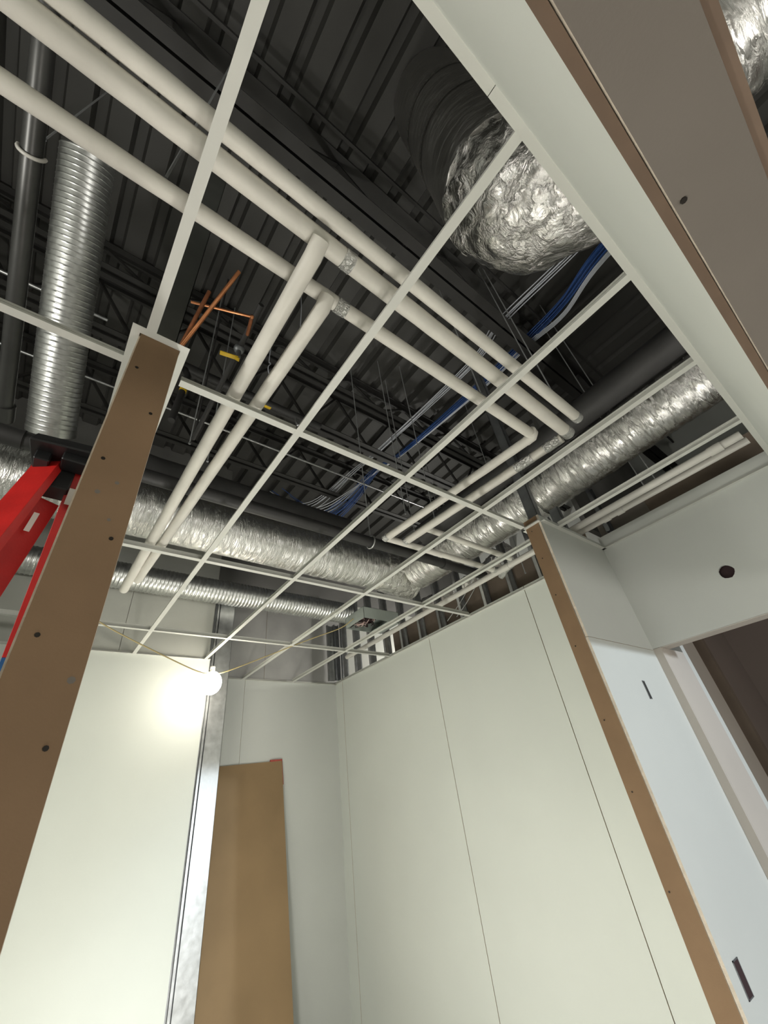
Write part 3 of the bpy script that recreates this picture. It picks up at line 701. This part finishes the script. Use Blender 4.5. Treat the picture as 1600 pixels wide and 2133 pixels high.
# ------------------------------------------------------------------ lamp string
ls = thing('string_lamp', 'lit temporary bulb hanging on a cord in front of the end stud', 'lamp', BULB)
MB().ball(BULB, .085, 24, 14, (1, 1, 1.12)).build('bulb', M['globe'], ls, True)
MB().tube([BULB + Vector((0, 0, .085)), BULB + Vector((0, 0, .135))], .020, 14).build('socket', M['sticker'], ls, True)
top = BULB + Vector((0, 0, .135))
MB().tube(smooth_path([(-.05, 3.25, 2.80), (.229, 3.3, 2.653), (.640, 3.45, 2.537), (1.030, 3.66, 2.475), (1.13, 3.74, 2.520), tuple(top)], 10), .005, 8).build('cord', M['cord'], ls, True)
MB().tube(smooth_path([tuple(top), (1.20, 3.74, 2.50), (1.61, 3.65, 2.664), (1.93, 3.50, 2.79), (2.2, 3.32, 2.88), (2.301, 3.22, 2.955)], 10), .005, 8).build('cord', M['cord'], ls, True)

# ------------------------------------------------------------------ leaning board in the recess
lb = thing('leaning_board', 'tan gypsum board leaning against the recess wall behind the end stud', 'board', (1.9, 4.6, FL))
tilt = .30; zt = 1.93
lb_m = MB().hexa([(1.47, 4.41, FL), (2.318, 4.41, FL), (2.318, 4.423, FL + .002), (1.47, 4.423, FL + .002), (1.46, 4.733, 1.905), (2.292, 4.733, zt), (2.292, 4.747, zt + .002), (1.46, 4.747, 1.907)], mis=[1, 1, 0, 1, 0, 1])
lb_m.build('board', [M['brown_board'], M['core']], lb)
MB().hexa([(2.16, 4.731, zt - .006), (2.294, 4.731, zt), (2.294, 4.749, zt), (2.16, 4.749, zt - .004), (2.16, 4.731, zt + .012), (2.295, 4.731, zt + .014), (2.295, 4.749, zt + .014), (2.16, 4.749, zt + .012)]).build('edge_tape', M['red_mark'], lb)
MB().hexa([(2.288, 4.728, zt - .22), (2.3005, 4.70, zt - .22), (2.3005, 4.718, zt - .22), (2.290, 4.74, zt - .22), (2.289, 4.731, zt), (2.2945, 4.731, zt), (2.2945, 4.749, zt), (2.289, 4.749, zt)]).build('edge_tape', M['red_mark'], lb)

# ------------------------------------------------------------------ electrical cut-outs in the stub wall face
def cutout(x0, x1, z0, z1, lab, wires):
    o = thing('electrical_box', lab, 'electrical box', ((x0 + x1) / 2, 1.0, z0))
    b = MB(); y = .9985
    b.box(x0, x0 + .004, y, 1.0005, z0, z1); b.box(x1 - .004, x1, y, 1.0005, z0, z1); b.box(x0, x1, y, 1.0005, z0, z0 + .004); b.box(x0, x1, y, 1.0005, z1 - .004, z1)
    b.build('box_rim', M['galv_dark'], o)
    MB().box(x0 + .003, x1 - .003, .9988, 1.0003, z0 + .003, z1 - .003).build('recess_shade_plate', M['void'] if wires else M['steel_dark'], o)  # flat dark plate on the face paints the shade of an open recess
    return o
cutout(2.640, 2.668, 1.700, 1.795, 'narrow dark box cut-out high on the stub wall face', False)
cutout(2.293, 2.345, .690, .790, 'dark red-brown box cut-out low on the stub wall face', True)

# ------------------------------------------------------------------ red step ladder beyond the partition
ld = thing('step_ladder', 'red fibreglass step ladder with black top, standing beyond the partition', 'ladder', (-.25, 1.5, FL))
def rail(a, b, w, d, wdir, mat_, name='rail'):
    """C-channel rail from a to b, web w wide along wdir, flanges d deep"""
    a = Vector(a); b = Vector(b); t = (b - a).normalized(); wd_ = Vector(wdir); wd_ = (wd_ - t * wd_.dot(t)).normalized(); n_ = t.cross(wd_)
    th = .005; h = w / 2
    prof = [(-h, 0), (h, 0), (h, d), (h - th, d), (h - th, th), (-h + th, th), (-h + th, d), (-h, d)]
    return MB().prism(prof, a, b, wd_, n_).build(name, M[mat_], ld, bevel=.001)
def along(a, d, z): a = Vector(a); d = Vector(d); return a + d * ((z - a.z) / d.z)
F1, FD = Vector((-.203, 1.50, 2.505)), Vector((.09, .30, 1))
rail(along(F1, FD, FL + .01), along(F1, FD, 2.545), .085, .028, (.85, -.5, .1), 'red')
R1, RD = Vector((-.100, 1.50, 2.56)), Vector((-.012, -.26, 1))
rail(along(R1, RD, 1.90), along(R1, RD, 2.58), .045, .028, (1, 0, 0), 'red')
rail(along(R1, RD, FL + .01), along(R1, RD, 1.90), .045, .028, (1, 0, 0), 'blue', 'lower_rail')
B1, BD = Vector((-.170, 1.62, 2.40)), Vector((.16, -.26, 1))
rail(along(B1, BD, FL + .01), along(B1, BD, 2.44), .075, .028, (.9, .3, 0), 'red')
cap_ = MB(); cap_.hexa([(-.262, 1.41, 2.535), (-.072, 1.39, 2.535), (-.070, 1.60, 2.535), (-.240, 1.62, 2.535), (-.250, 1.43, 2.585), (-.082, 1.41, 2.585), (-.080, 1.59, 2.585), (-.230, 1.60, 2.585)])
cap_.build('top_cap', M['black_plastic'], ld, bevel=.006)
MB().box(-.16, -.08, 1.43, 1.50, 2.505, 2.54).box(-.235, -.19, 1.46, 1.54, 2.50, 2.54).box(-.185, -.112, 1.50, 1.58, 2.43, 2.54).build('cap_bracket', M['black_plastic'], ld, bevel=.004)
s_a = along(R1, RD, 2.44); MB().bar(s_a + Vector((.004, -.032, 0)), s_a + Vector((.004, -.017, -.06)), .030, .002, (0, -1, 0)).build('sticker', M['sticker'], ld)
s_b = along(B1, BD, 2.37); MB().bar(s_b + Vector((.0, -.034, 0)), s_b + Vector((-.008, -.02, -.07)), .016, .002, (0, -1, 0)).build('sticker', M['sticker'], ld)
for k in range(1, 8):
    zz = .3 * k; a = along(F1, FD, zz)
    if zz < 2.2: MB().box(a.x, a.x + .34, a.y - .02, a.y + .06, zz, zz + .012).build('step', M['alu'], ld) if zz < 1.2 else None
for o in bpy.data.objects:
    if '_o' in o: del o['_o']
